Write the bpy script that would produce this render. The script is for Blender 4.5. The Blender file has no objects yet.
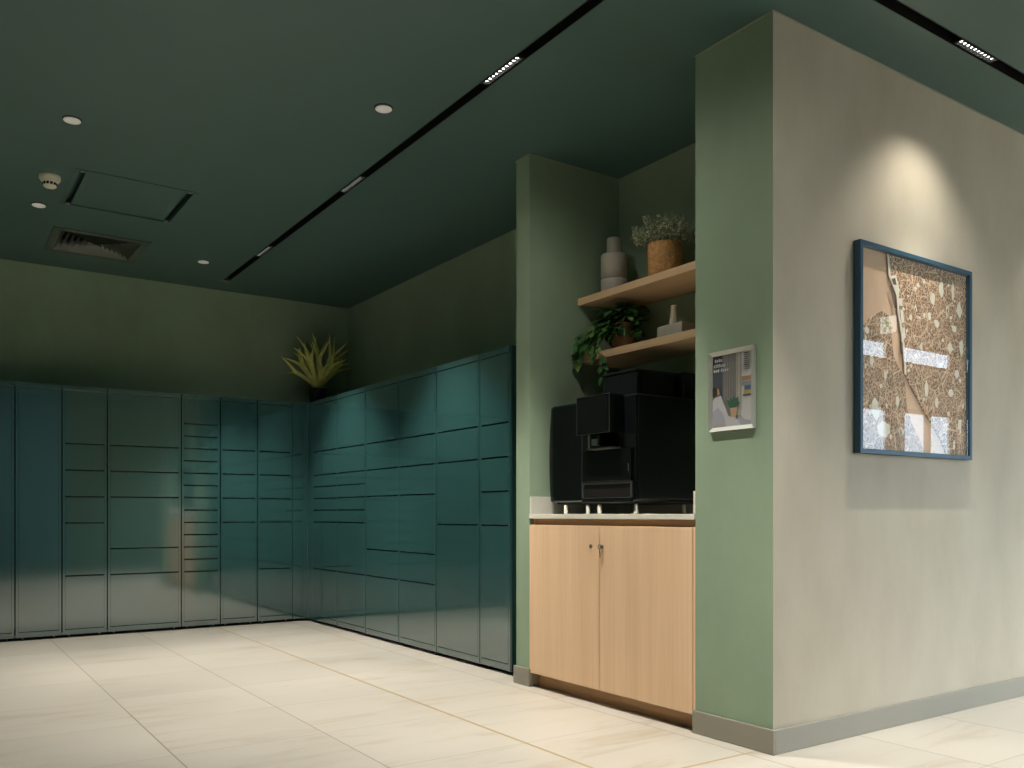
import bpy, bmesh, math, random
from mathutils import Vector, Matrix
random.seed(7)
S = bpy.context.scene
COL = S.collection
PI = math.pi

# ------------------------------------------------------------------ camera
cd = bpy.data.cameras.new('camera'); cam = bpy.data.objects.new('camera', cd); COL.objects.link(cam)
F_PX = 870.0
cd.sensor_width = 36.0; cd.sensor_fit = 'HORIZONTAL'; cd.lens = 36.0*F_PX/1024
cd.shift_y = 130.4/1024; cd.clip_start = 0.05
cam.location = (0, 0, 0.91); cam.rotation_euler = (PI/2, 0, -0.5998)
S.camera = cam
# ------------------------------------------------------------------ colour management
S.view_settings.view_transform = 'Standard'; S.view_settings.look = 'None'
S.view_settings.gamma = 1.0; S.view_settings.use_curve_mapping = False
S.view_settings.exposure = 0.0
S.cycles.use_denoising = True
S.cycles.max_bounces = 10; S.cycles.diffuse_bounces = 6; S.cycles.glossy_bounces = 4
S.cycles.transparent_max_bounces = 8; S.cycles.sample_clamp_indirect = 6.0
S.cycles.blur_glossy = 0.0
# ------------------------------------------------------------------ sky
W = bpy.data.worlds.new('sky'); S.world = W; W.use_nodes = True
wn = W.node_tree; wn.nodes.clear()
wo = wn.nodes.new('ShaderNodeOutputWorld'); bg = wn.nodes.new('ShaderNodeBackground')
tc = wn.nodes.new('ShaderNodeTexCoord'); sx = wn.nodes.new('ShaderNodeSeparateXYZ'); rp = wn.nodes.new('ShaderNodeValToRGB')
wn.links.new(tc.outputs['Generated'], sx.inputs[0]); wn.links.new(sx.outputs['Z'], rp.inputs[0])
wn.links.new(rp.outputs[0], bg.inputs[0]); wn.links.new(bg.outputs[0], wo.inputs[0])
el = rp.color_ramp.elements
el[0].position = 0.0; el[0].color = (.09, .09, .085, 1)          # ground
el[1].position = 0.03; el[1].color = (.165, .22, .275, 1)          # horizon
e = el.new(.2); e.color = (.24, .30, .36, 1)
e = el.new(.55); e.color = (.86, .94, 1.0, 1)
SKY = 18.0
bg.inputs[1].default_value = SKY
# ------------------------------------------------------------------ lamp power of the linear modules
SPOT_W = 79.0
SPOT_COL = (1.0, .94, .85)

# ================================================================== materials
def mat(name, col, rough=.5, spec=.5, metal=0., emit=None, estr=0., mottle=0., scale=3., coat=0., stretch=None, bump=0., bscale=200., col2=None):
    m = bpy.data.materials.new(name); m.use_nodes = True
    nt = m.node_tree; b = nt.nodes['Principled BSDF']
    c = (*col, 1)
    b.inputs['Base Color'].default_value = c; b.inputs['Roughness'].default_value = rough
    b.inputs['Specular IOR Level'].default_value = spec; b.inputs['Metallic'].default_value = metal
    if coat: b.inputs['Coat Weight'].default_value = coat; b.inputs['Coat Roughness'].default_value = .08
    if emit: b.inputs['Emission Color'].default_value = (*emit, 1); b.inputs['Emission Strength'].default_value = estr
    if mottle or bump:
        t = nt.nodes.new('ShaderNodeTexCoord'); g = nt.nodes.new('ShaderNodeNewGeometry')
        mp = nt.nodes.new('ShaderNodeMapping'); nt.links.new(g.outputs['Position'], mp.inputs[0])
        if stretch: mp.inputs['Scale'].default_value = stretch
    if mottle:
        n = nt.nodes.new('ShaderNodeTexNoise'); n.inputs['Scale'].default_value = scale; n.inputs['Detail'].default_value = 6; n.inputs['Roughness'].default_value = .6
        nt.links.new(mp.outputs[0], n.inputs['Vector'])
        r = nt.nodes.new('ShaderNodeValToRGB'); nt.links.new(n.outputs[0], r.inputs[0])
        d = col2 or tuple(x*(1-mottle) for x in col)
        r.color_ramp.elements[0].position = .32; r.color_ramp.elements[0].color = (*d, 1)
        r.color_ramp.elements[1].position = .68; r.color_ramp.elements[1].color = (*[min(1, x*(1+mottle*.6)) for x in col], 1)
        nt.links.new(r.outputs[0], b.inputs['Base Color'])
    if bump:
        n2 = nt.nodes.new('ShaderNodeTexNoise'); n2.inputs['Scale'].default_value = bscale; n2.inputs['Detail'].default_value = 3
        nt.links.new(mp.outputs[0], n2.inputs['Vector'])
        bp = nt.nodes.new('ShaderNodeBump'); bp.inputs['Strength'].default_value = bump; bp.inputs['Distance'].default_value = .002
        nt.links.new(n2.outputs[0], bp.inputs['Height']); nt.links.new(bp.outputs[0], b.inputs['Normal'])
    return m

def wood_mat(name, c1, c2, axis):
    m = bpy.data.materials.new(name); m.use_nodes = True
    nt = m.node_tree; b = nt.nodes['Principled BSDF']; b.inputs['Roughness'].default_value = .5; b.inputs['Specular IOR Level'].default_value = .35
    g = nt.nodes.new('ShaderNodeNewGeometry'); mp = nt.nodes.new('ShaderNodeMapping'); nt.links.new(g.outputs['Position'], mp.inputs[0])
    sc = [55, 55, 55]; sc[axis] = 1.1; mp.inputs['Scale'].default_value = sc
    n = nt.nodes.new('ShaderNodeTexNoise'); n.inputs['Scale'].default_value = 1.4; n.inputs['Detail'].default_value = 5; n.inputs['Distortion'].default_value = .3
    nt.links.new(mp.outputs[0], n.inputs['Vector'])
    sc2 = [9, 9, 9]; sc2[axis] = .25
    mp2 = nt.nodes.new('ShaderNodeMapping'); nt.links.new(g.outputs['Position'], mp2.inputs[0]); mp2.inputs['Scale'].default_value = sc2
    n2 = nt.nodes.new('ShaderNodeTexNoise'); n2.inputs['Scale'].default_value = 1.0; nt.links.new(mp2.outputs[0], n2.inputs['Vector'])
    ad = nt.nodes.new('ShaderNodeMath'); ad.operation = 'ADD'; nt.links.new(n.outputs[0], ad.inputs[0]); nt.links.new(n2.outputs[0], ad.inputs[1])
    hf = nt.nodes.new('ShaderNodeMath'); hf.operation = 'MULTIPLY'; hf.inputs[1].default_value = .5; nt.links.new(ad.outputs[0], hf.inputs[0])
    r = nt.nodes.new('ShaderNodeValToRGB'); nt.links.new(hf.outputs[0], r.inputs[0])
    r.color_ramp.elements[0].position = .36; r.color_ramp.elements[0].color = (*c1, 1)
    r.color_ramp.elements[1].position = .62; r.color_ramp.elements[1].color = (*c2, 1)
    nt.links.new(r.outputs[0], b.inputs['Base Color'])
    return m

def floor_mat():
    m = bpy.data.materials.new('stone_tiles'); m.use_nodes = True
    nt = m.node_tree; N = nt.nodes; L = nt.links; b = N['Principled BSDF']
    b.inputs['Specular IOR Level'].default_value = .45
    g = N.new('ShaderNodeNewGeometry'); sp = N.new('ShaderNodeSeparateXYZ'); L.new(g.outputs['Position'], sp.inputs[0])
    def M(op, a, c=None, clamp=False):
        n = N.new('ShaderNodeMath'); n.operation = op; n.use_clamp = clamp
        for i, v in enumerate((a, c)):
            if v is None: continue
            if isinstance(v, (int, float)): n.inputs[i].default_value = v
            else: L.new(v, n.inputs[i])
        return n.outputs[0]
    X, Y = sp.outputs['X'], sp.outputs['Y']
    u = M('DIVIDE', M('ADD', X, 12-.8), .6); v = M('DIVIDE', M('ADD', Y, 12-2.23), .6)
    cu = M('FLOOR', u); cv = M('FLOOR', v)
    fu = M('SUBTRACT', u, cu); fv = M('SUBTRACT', v, cv)
    du = M('MULTIPLY', M('MINIMUM', fu, M('SUBTRACT', 1, fu)), .6); dv = M('MULTIPLY', M('MINIMUM', fv, M('SUBTRACT', 1, fv)), .6)
    gu = M('MULTIPLY', M('LESS_THAN', du, .0021), 1.0); gv = M('MULTIPLY', M('LESS_THAN', dv, .0016), .7)
    gr = M('MAXIMUM', gu, gv)
    b1 = M('MULTIPLY', M('LESS_THAN', M('ABSOLUTE', M('SUBTRACT', X, 2.0)), .0066), M('GREATER_THAN', Y, 2.226))
    b2 = M('MULTIPLY', M('LESS_THAN', M('ABSOLUTE', M('SUBTRACT', Y, 2.23)), .0066), M('MULTIPLY', M('GREATER_THAN', X, 2.0), M('LESS_THAN', X, 2.64)))
    br = M('MAXIMUM', b1, b2)
    cb = N.new('ShaderNodeCombineXYZ'); L.new(cu, cb.inputs[0]); L.new(cv, cb.inputs[1])
    wn_ = N.new('ShaderNodeTexWhiteNoise'); wn_.noise_dimensions = '2D'; L.new(cb.outputs[0], wn_.inputs['Vector'])
    # veins run along X, shifted tile by tile
    off = N.new('ShaderNodeVectorMath'); off.operation = 'SCALE'; L.new(wn_.outputs['Color'], off.inputs[0]); off.inputs['Scale'].default_value = 17
    va = N.new('ShaderNodeVectorMath'); va.operation = 'ADD'; L.new(g.outputs['Position'], va.inputs[0]); L.new(off.outputs[0], va.inputs[1])
    mp = N.new('ShaderNodeMapping'); mp.inputs['Scale'].default_value = (1.1, 5.5, 1); mp.inputs['Rotation'].default_value = (0, 0, .12); L.new(va.outputs[0], mp.inputs[0])
    n1 = N.new('ShaderNodeTexNoise'); n1.inputs['Scale'].default_value = 1.5; n1.inputs['Detail'].default_value = 7; n1.inputs['Roughness'].default_value = .62; n1.inputs['Distortion'].default_value = .6
    L.new(mp.outputs[0], n1.inputs['Vector'])
    rp = N.new('ShaderNodeValToRGB'); L.new(n1.outputs[0], rp.inputs[0])
    E_ = rp.color_ramp.elements
    E_[0].position = .25; E_[0].color = (.42, .36, .28, 1)
    E_[1].position = .75; E_[1].color = (.56, .525, .46, 1)
    e = E_.new(.45); e.color = (.53, .49, .42, 1)
    tv = M('ADD', M('MULTIPLY', wn_.outputs['Value'], .09), .93)
    mx = N.new('ShaderNodeVectorMath'); mx.operation = 'SCALE'; L.new(rp.outputs[0], mx.inputs[0]); L.new(tv, mx.inputs['Scale'])
    def mix(fac, a, col):
        n = N.new('ShaderNodeMix'); n.data_type = 'RGBA'; L.new(fac, n.inputs['Factor']); L.new(a, n.inputs['A']); n.inputs['B'].default_value = (*col, 1); return n.outputs['Result']
    c = mix(gr, mx.outputs[0], (.20, .17, .13)); c = mix(br, c, (.40, .29, .15))
    L.new(c, b.inputs['Base Color'])
    L.new(M('ADD', M('MULTIPLY', n1.outputs[0], .2), .26), b.inputs['Roughness'])
    return m

def map_mat(name, dark, light, scale):
    """dense street grid: blocks split by thin pale streets"""
    m = bpy.data.materials.new(name); m.use_nodes = True
    nt = m.node_tree; N = nt.nodes; L = nt.links; b = N['Principled BSDF']; b.inputs['Roughness'].default_value = .6
    g = N.new('ShaderNodeNewGeometry'); mp = N.new('ShaderNodeMapping'); L.new(g.outputs['Position'], mp.inputs[0])
    mp.inputs['Rotation'].default_value = (0, .5, 0); mp.inputs['Scale'].default_value = (1, 0.001, .8)
    def vor(s, w):
        v = N.new('ShaderNodeTexVoronoi'); v.feature = 'DISTANCE_TO_EDGE'; v.inputs['Scale'].default_value = s
        L.new(mp.outputs[0], v.inputs['Vector'])
        c = N.new('ShaderNodeMath'); c.operation = 'LESS_THAN'; c.inputs[1].default_value = w; L.new(v.outputs['Distance'], c.inputs[0]); return c.outputs[0]
    a = vor(scale, .06); c = vor(scale*.22, .022)
    mx = N.new('ShaderNodeMath'); mx.operation = 'MAXIMUM'; L.new(a, mx.inputs[0]); L.new(c, mx.inputs[1])
    n = N.new('ShaderNodeTexNoise'); n.inputs['Scale'].default_value = 14; n.inputs['Detail'].default_value = 4; L.new(mp.outputs[0], n.inputs['Vector'])
    r = N.new('ShaderNodeValToRGB'); L.new(n.outputs[0], r.inputs[0])
    r.color_ramp.elements[0].position = .38; r.color_ramp.elements[0].color = (*[x*.7 for x in dark], 1)
    r.color_ramp.elements[1].position = .66; r.color_ramp.elements[1].color = (*[x*1.35 for x in dark], 1)
    k = N.new('ShaderNodeMix'); k.data_type = 'RGBA'; L.new(mx.outputs[0], k.inputs['Factor']); L.new(r.outputs[0], k.inputs['A']); k.inputs['B'].default_value = (*light, 1)
    L.new(k.outputs['Result'], b.inputs['Base Color'])
    return m

def glass_mat(name):
    m = bpy.data.materials.new(name); m.use_nodes = True
    nt = m.node_tree; N = nt.nodes; L = nt.links; N.clear()
    o = N.new('ShaderNodeOutputMaterial'); t = N.new('ShaderNodeBsdfTransparent'); gl = N.new('ShaderNodeBsdfGlossy'); gl.inputs['Roughness'].default_value = .01
    fr = N.new('ShaderNodeFresnel'); fr.inputs['IOR'].default_value = 1.9
    ge = N.new('ShaderNodeNewGeometry'); iv = N.new('ShaderNodeMath'); iv.operation = 'SUBTRACT'; iv.inputs[0].default_value = 1; L.new(ge.outputs['Backfacing'], iv.inputs[1])
    fm = N.new('ShaderNodeMath'); fm.operation = 'MULTIPLY'; L.new(fr.outputs[0], fm.inputs[0]); L.new(iv.outputs[0], fm.inputs[1])
    mx = N.new('ShaderNodeMixShader'); L.new(fm.outputs[0], mx.inputs[0]); L.new(t.outputs[0], mx.inputs[1]); L.new(gl.outputs[0], mx.inputs[2]); L.new(mx.outputs[0], o.inputs[0])
    return m

M_FLOOR = floor_mat()
M_CEIL = mat('ceiling_paint', (.050, .106, .094), .42, .9, mottle=.06, scale=1.2)
M_GREEN = mat('sage_limewash', (.275, .365, .255), .8, .25, mottle=.10, scale=2.2, stretch=(1, 1, .6))
M_BEIGE = mat('beige_plaster', (.49, .44, .345), .75, .3, mottle=.10, scale=2.6, stretch=(1, 1, .45), col2=(.43, .375, .285))
M_SKIRT = mat('skirting_paint', (.27, .255, .205), .45, .5)
M_BEAD = mat('ceiling_bead', (.36, .33, .24), .6)
M_WHITE = mat('white_paint', (.75, .75, .72), .5)
M_LOCK = mat('teal_lacquer', (.025, .080, .079), .085, .9); M_LOCK.node_tree.nodes['Principled BSDF'].inputs['IOR'].default_value = 2.0
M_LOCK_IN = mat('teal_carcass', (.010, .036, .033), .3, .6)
M_BLACK = mat('black_gap', (.006, .006, .006), .6, .3)
M_TRACK = mat('black_track', (.008, .008, .008), .4, .4)
M_CHROME = mat('brushed_steel', (.62, .62, .60), .28, .5, metal=1)
M_STEEL_D = mat('dark_steel', (.25, .24, .22), .35, .5, metal=1)
M_REFL = mat('reflector', (.035, .036, .036), .6, .1)
M_LED = mat('led_lens', (.9, .9, .9), .3, emit=(1, .97, .9), estr=16)
M_DISC = mat('white_disc', (.80, .78, .72), .45, emit=(1, .97, .9), estr=.10)  # plain white discs with a faint glow added to their colour
M_PLAST = mat('ivory_plastic', (.74, .70, .58), .4)
M_OAK = wood_mat('oak_veneer_upright', (.72, .485, .295), (.80, .565, .355), 2)
M_OAKH = wood_mat('oak_shelf', (.55, .37, .21), (.64, .45, .27), 1)
M_OAKD = wood_mat('oak_edge', (.40, .235, .11), (.50, .31, .155), 1)
M_TOP = mat('worktop_white', (.70, .68, .60), .35, mottle=.03, scale=30)
M_MBODY = mat('machine_black', (.003, .004, .0045), .16, .5)
M_MPANEL = mat('machine_gloss_panel', (.003, .0035, .004), .06, .5)
M_MSIDE = mat('machine_side', (.003, .004, .005), .3, .25)
M_HOP = mat('smoked_hopper', (.004, .005, .006), .06, .4)
M_FOOT = mat('foot_grey', (.62, .59, .50), .4)
M_CERAM = mat('stone_grey_glaze', (.46, .425, .36), .6, mottle=.08, scale=20)
M_CERAM2 = mat('stone_grey_glaze_pale', (.48, .46, .41), .35, .5, mottle=.05, scale=20)
M_CONC = mat('grey_stoneware', (.36, .35, .30), .7, mottle=.1, scale=25)
M_CONC2 = mat('sand_stoneware', (.48, .40, .30), .7, mottle=.1, scale=25)
M_BASKET = mat('seagrass', (.54, .30, .12), .8, .2, mottle=.35, scale=70, bump=.8, bscale=150)
M_POT = mat('brown_pot', (.27, .145, .07), .6, .35, mottle=.25, scale=18)
M_SOIL = mat('soil', (.02, .014, .008), .9)
M_LEAF = mat('pothos_leaf', (.042, .135, .036), .42, .4, mottle=.35, scale=22)
M_LEAF2 = mat('pothos_leaf_light', (.11, .21, .045), .42, .4, mottle=.25, scale=22)
M_STEM = mat('plant_stem', (.10, .13, .03), .6)
M_SPRIG = mat('grey_sprig', (.42, .46, .31), .7, .2, mottle=.3, scale=40)
M_FROND = mat('antler_frond', (.52, .54, .15), .55, .3, mottle=.25, scale=20)
M_DRY = mat('dry_frond', (.36, .20, .06), .7)
M_DPOT = mat('dark_pot', (.012, .014, .013), .5)
M_NAVY = mat('navy_frame', (.022, .070, .115), .35, .5)
M_RIVER = mat('map_river_board', (.78, .53, .345), .6, mottle=.05, scale=9)
M_CITY = map_mat('map_streets', (.25, .135, .062), (.78, .57, .39), 72)
M_PARK = mat('map_parks', (.88, .82, .68), .6)
M_BASIN = mat('map_basin', (.13, .075, .04), .7)  # dark brown of the dock basins
M_GLASS = glass_mat('clear_glazing')
M_ALU = mat('satin_frame', (.60, .61, .56), .35, .5, metal=.35)
M_WFRAME = mat('window_frame_dark', (.03, .03, .03), .4)

# ================================================================== mesh helpers
class B:
    def __init__(s): s.bm = bmesh.new()
    def box(s, x0, x1, y0, y1, z0, z1, bev=0, mi=0):
        n = bmesh.ops.create_cube(s.bm, size=1)
        vs = n['verts']
        for v in vs: v.co = ((x0+x1)/2+v.co.x*(x1-x0), (y0+y1)/2+v.co.y*(y1-y0), (z0+z1)/2+v.co.z*(z1-z0))
        fs = set(f for v in vs for f in v.link_faces)
        for f in fs: f.material_index = mi
        if bev:
            es = list(set(e for v in vs for e in v.link_edges))
            bmesh.ops.bevel(s.bm, geom=es, offset=bev, segments=2, affect='EDGES', profile=.5)
        return s
    def lathe(s, prof, c, seg=40, mi=0, cap=True):
        rings = []
        for r, z in prof:
            rings.append([s.bm.verts.new((c[0]+r*math.cos(2*PI*i/seg), c[1]+r*math.sin(2*PI*i/seg), c[2]+z)) for i in range(seg)])
        for a, b in zip(rings, rings[1:]):
            for i in range(seg):
                f = s.bm.faces.new((a[i], a[(i+1) % seg], b[(i+1) % seg], b[i])); f.smooth = True; f.material_index = mi
        if cap:
            for rg in (rings[0][::-1], rings[-1]):
                f = s.bm.faces.new(rg); f.material_index = mi
        return s
    def tube(s, pts, rads, seg=8, mi=0):
        pts = [Vector(p) for p in pts]
        if not isinstance(rads, (list, tuple)): rads = [rads]*len(pts)
        rings = []
        up = Vector((0.13, .21, 1)).normalized()
        for i, p in enumerate(pts):
            d = (pts[min(i+1, len(pts)-1)]-pts[max(i-1, 0)]).normalized()
            a = d.cross(up)
            if a.length < 1e-3: a = d.cross(Vector((1, 0, 0)))
            a.normalize(); b = d.cross(a)
            rings.append([s.bm.verts.new(p+(a*math.cos(2*PI*k/seg)+b*math.sin(2*PI*k/seg))*rads[i]) for k in range(seg)])
        for r0, r1 in zip(rings, rings[1:]):
            for k in range(seg):
                f = s.bm.faces.new((r0[k], r0[(k+1) % seg], r1[(k+1) % seg], r1[k])); f.smooth = True; f.material_index = mi
        s.bm.faces.new(rings[0][::-1]).material_index = mi; s.bm.faces.new(rings[-1]).material_index = mi
        return s
    def prism(s, poly, fn, d0, d1, mi=0):
        """poly of 2-D points; fn(u, v, d) -> 3-D"""
        a = [s.bm.verts.new(fn(u, v, d0)) for u, v in poly]; b = [s.bm.verts.new(fn(u, v, d1)) for u, v in poly]
        fs = [s.bm.faces.new(a[::-1]), s.bm.faces.new(b)]
        n = len(poly)
        for i in range(n): fs.append(s.bm.faces.new((a[i], a[(i+1) % n], b[(i+1) % n], b[i])))
        for f in fs: f.material_index = mi
        return s
    def strip(s, path, widths, side, mi=0, fold=0.0, normal=None):
        """leaf blade: centre path, half widths, side vectors; three verts across"""
        rows = []
        for i, (p, w) in enumerate(zip(path, widths)):
            sd = side[i] if isinstance(side, list) else side
            t = (path[min(i+1, len(path)-1)]-path[max(i-1, 0)]).normalized()
            nrm = sd.cross(t)
            rows.append([s.bm.verts.new(p-sd*w+nrm*fold*w), s.bm.verts.new(p), s.bm.verts.new(p+sd*w+nrm*fold*w)])
        for a, b in zip(rows, rows[1:]):
            for k in range(2):
                f = s.bm.faces.new((a[k], a[k+1], b[k+1], b[k])); f.smooth = True; f.material_index = mi
        return s

LOC = {}
def link(o, parent, base):
    COL.objects.link(o)
    if parent is not None: o.parent = parent; base = LOC[parent.name]
    else: o.location = base
    LOC[o.name] = Vector(base); return Vector(base)
def obj(name, b, mats, parent=None, base=None):
    bm = b.bm
    bmesh.ops.recalc_face_normals(bm, faces=bm.faces[:])
    me = bpy.data.meshes.new(name); o = bpy.data.objects.new(name, me)
    if parent is None and base is None:
        lo = [min(v.co[i] for v in bm.verts) for i in range(3)]; hi = [max(v.co[i] for v in bm.verts) for i in range(3)]
        base = ((lo[0]+hi[0])/2, (lo[1]+hi[1])/2, lo[2])
    base = link(o, parent, base if base is not None else (0, 0, 0))
    for v in bm.verts: v.co -= base
    bm.to_mesh(me); bm.free()
    for m in (mats if isinstance(mats, (list, tuple)) else [mats]): me.materials.append(m)
    return o
def thing(name, label, cat, base, group=None):
    o = bpy.data.objects.new(name, None); o.empty_display_size = .1
    link(o, None, base); tag(o, label, cat, group); return o
def tag(o, label, cat, group=None):
    o['label'] = label; o['category'] = cat
    if group: o['group'] = group
    return o
def struct(name, b, mats):
    o = obj(name, b, mats, base=(0, 0, 0)); o['kind'] = 'structure'; return o
def shift_copy(root, d, label):
    r = root.copy(); COL.objects.link(r); r.location = Vector(root.location)+Vector(d); r['label'] = label
    LOC[r.name] = LOC[root.name]+Vector(d)
    for ch in list(root.children):
        c = ch.copy(); COL.objects.link(c); c.parent = r
        for g in list(ch.children):
            k = g.copy(); COL.objects.link(k); k.parent = c
    return r

# ================================================================== room dimensions
H = 2.819
YW, XW = 7.518, 3.303            # rear wall, right wall behind the lockers
YB, XR, HL = 7.142, 2.762, 1.8627  # locker fronts
XP, YP, YN, YL, YE = 2.6762, 2.1621, 2.560, 3.7494, 3.872   # pillar face, beige wall, niche right, niche left, pier end
XL, YF, XF = -4.0, -1.0, 11.5

struct('floor', B().box(XL-.1, XF+.1, YF-.1, YW+.1, -.1, 0), M_FLOOR)
# ceiling slab with real openings for track channel, diffuser and access hatch
T1 = (2.055, 2.107, 1.0, 7.19); T2 = (2.107, 7.4, 1.857, 1.909)
VENT = (.752, 1.355, 6.472, 7.070); HATCH = (.735, 1.368, 5.325, 5.968)
def holed_slab(x0, x1, y0, y1, z0, z1, holes):
    b = B()
    xs = sorted({x0, x1, *[h[0] for h in holes], *[h[1] for h in holes]}); ys = sorted({y0, y1, *[h[2] for h in holes], *[h[3] for h in holes]})
    inh = lambda x, y: any(h[0] < x < h[1] and h[2] < y < h[3] for h in holes)
    for xa, xb in zip(xs, xs[1:]):
        for ya, yb in zip(ys, ys[1:]):
            if not inh((xa+xb)/2, (ya+yb)/2): b.box(xa, xb, ya, yb, z0, z1)
    bmesh.ops.remove_doubles(b.bm, verts=b.bm.verts[:], dist=1e-5)
    seen = {}
    for f in b.bm.faces: seen.setdefault(tuple(sorted(v.index for v in f.verts)), []).append(f)
    return b
c = holed_slab(XL-.1, XF+.1, YF-.1, YW+.1, H, H+.12, [T1, T2, (-1.126, -1.074, 1.0, 7.115), VENT, HATCH])
c.box(XL-.1, XF+.1, YF-.1, YW+.1, H+.12, H+.2)
struct('ceiling', c, M_CEIL)
struct('wall_back', B().box(XL-.1, XW+.1, YW, YW+.1, 0, H), M_GREEN)
struct('wall_right', B().box(XW, XW+.1, YE, YW, 0, H), M_GREEN)
struct('wall_pier', B().box(XP, XW+.1, YL, YE, 0, H), M_GREEN)
struct('wall_niche', B().box(XW, XW+.1, YN, YL, 0, H), M_GREEN)
wb = B().box(XP, XF, YP, YN, 0, H)
wb.bm.faces.ensure_lookup_table()
for f in wb.bm.faces:
    f.normal_update(); f.material_index = 1 if f.normal.y < -.5 else 0
struct('wall_front_block', wb, [M_GREEN, M_BEIGE]).name = 'wall_front'
struct('wall_far', B().box(XF, XF+.1, YF, YP, 0, H), M_BEIGE)
# glazed sides of the room: the left wall and the street side behind the photographer
WIN_L = []          # y0, y1, z0, z1 on the left wall: no opening there
WIN_S = [(3.5, 5.0, .9, 2.5), (5.6, 7.0, .06, 2.05), (7.15, 8.5, .06, 2.05), (8.65, 9.75, .06, 2.05), (9.9, 11.2, .06, 2.05),  # first opening is unseen, added to light the beige wall
         (5.6, 7.0, 2.5, 2.76), (7.15, 8.5, 2.5, 2.76), (8.65, 9.75, 2.5, 2.76), (9.9, 11.2, 2.5, 2.76)]
def pierced(wins, lo, hi, put):
    us = sorted({lo, hi, *[w[0] for w in wins], *[w[1] for w in wins]}); zs = sorted({0, H, *[w[2] for w in wins], *[w[3] for w in wins]})
    for ua, ub in zip(us, us[1:]):
        for za, zb in zip(zs, zs[1:]):
            if not any(w[0] < (ua+ub)/2 < w[1] and w[2] < (za+zb)/2 < w[3] for w in wins): put(ua, ub, za, zb)
struct('wall_left', B().box(XL-.15, XL, YF, YW, 0, H), M_GREEN)
bs = B(); pierced(WIN_S, 3.4, XF, lambda a, b, c, d: bs.box(a, b, YF-.15, YF, c, d)); struct('wall_street', bs, M_WHITE)
struct('wall_entrance', B().box(XL-.15, 1.95, YF-.15, YF, 0, H), mat('entrance_daylight_tint', (.20, .40, .52), .7))  # blue daylight mirrored in the lockers is put into this wall's colour
struct('wall_counter_side', B().box(1.95, 3.4, YF-.15, YF, 0, H), M_GREEN)
n_win = 0
for side_, wins in (('L', WIN_L), ('S', WIN_S)):
    for u0, u1, z0, z1 in wins:
        n_win += 1; t = .045
        def wbx(b, a0, a1, c0, c1, d0, d1):
            return b.box(a0, a1, YF-d1, YF-d0, c0, c1) if side_ == 'S' else b.box(XL-d1, XL-d0, a0, a1, c0, c1)
        fr = B()
        wbx(fr, u0, u1, z0, z0+t, .04, .10); wbx(fr, u0, u1, z1-t, z1, .04, .10); wbx(fr, u0, u0+t, z0+t, z1-t, .04, .10); wbx(fr, u1-t, u1, z0+t, z1-t, .04, .10)
        if z1-z0 > 1: wbx(fr, (u0+u1)/2-t/2, (u0+u1)/2+t/2, z0+t, z1-t, .04, .10)
        w = struct('window_%d' % n_win, fr, M_WFRAME)
        obj('pane', wbx(B(), u0+t, u1-t, z0+t, z1-t, .065, .075), M_GLASS, w)
        ld = bpy.data.lights.new('daylight', 'AREA'); ld.shape = 'RECTANGLE'; ld.size = u1-u0; ld.size_y = z1-z0; ld.cycles.is_portal = True
        lo = bpy.data.objects.new('daylight', ld); COL.objects.link(lo)
        if side_ == 'S': lo.location = ((u0+u1)/2, YF-.16, (z0+z1)/2); lo.rotation_euler = (PI/2, 0, 0)
        else: lo.location = (XL-.16, (u0+u1)/2, (z0+z1)/2); lo.rotation_euler = (PI/2, 0, -PI/2)

# skirting boards (one continuous L-shaped run round the pillar, one round the pier)
ST, SH = .012, .095
def skirt(name, boxes):
    b = B()
    for q in boxes: b.box(*q, 0, SH, .003)
    struct(name, b, M_SKIRT)
skirt('baseboard_front', [(XP-ST, XP, YP-ST, YN+.008), (XP, XF, YP-ST, YP)])
skirt('baseboard_pier', [(XP-ST, XP, YL-.012, YE+ST), (XP, XP+.075, YL-ST, YL), (XP, XW, YE, YE+ST)])
# pale bead along the ceiling line
bd = .004
struct('trim_1', B().box(XP-bd, XP, YP-bd, YN+bd, H-bd, H).box(XP, XF, YP-bd, YP, H-bd, H), M_BEAD)
struct('trim_2', B().box(XP-bd, XP, YL, YE+bd, H-bd, H).box(XP-bd, XW, YL-bd, YL, H-bd, H).box(XW-bd, XW, YN, YL, H-bd, H), M_BEAD)

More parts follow.
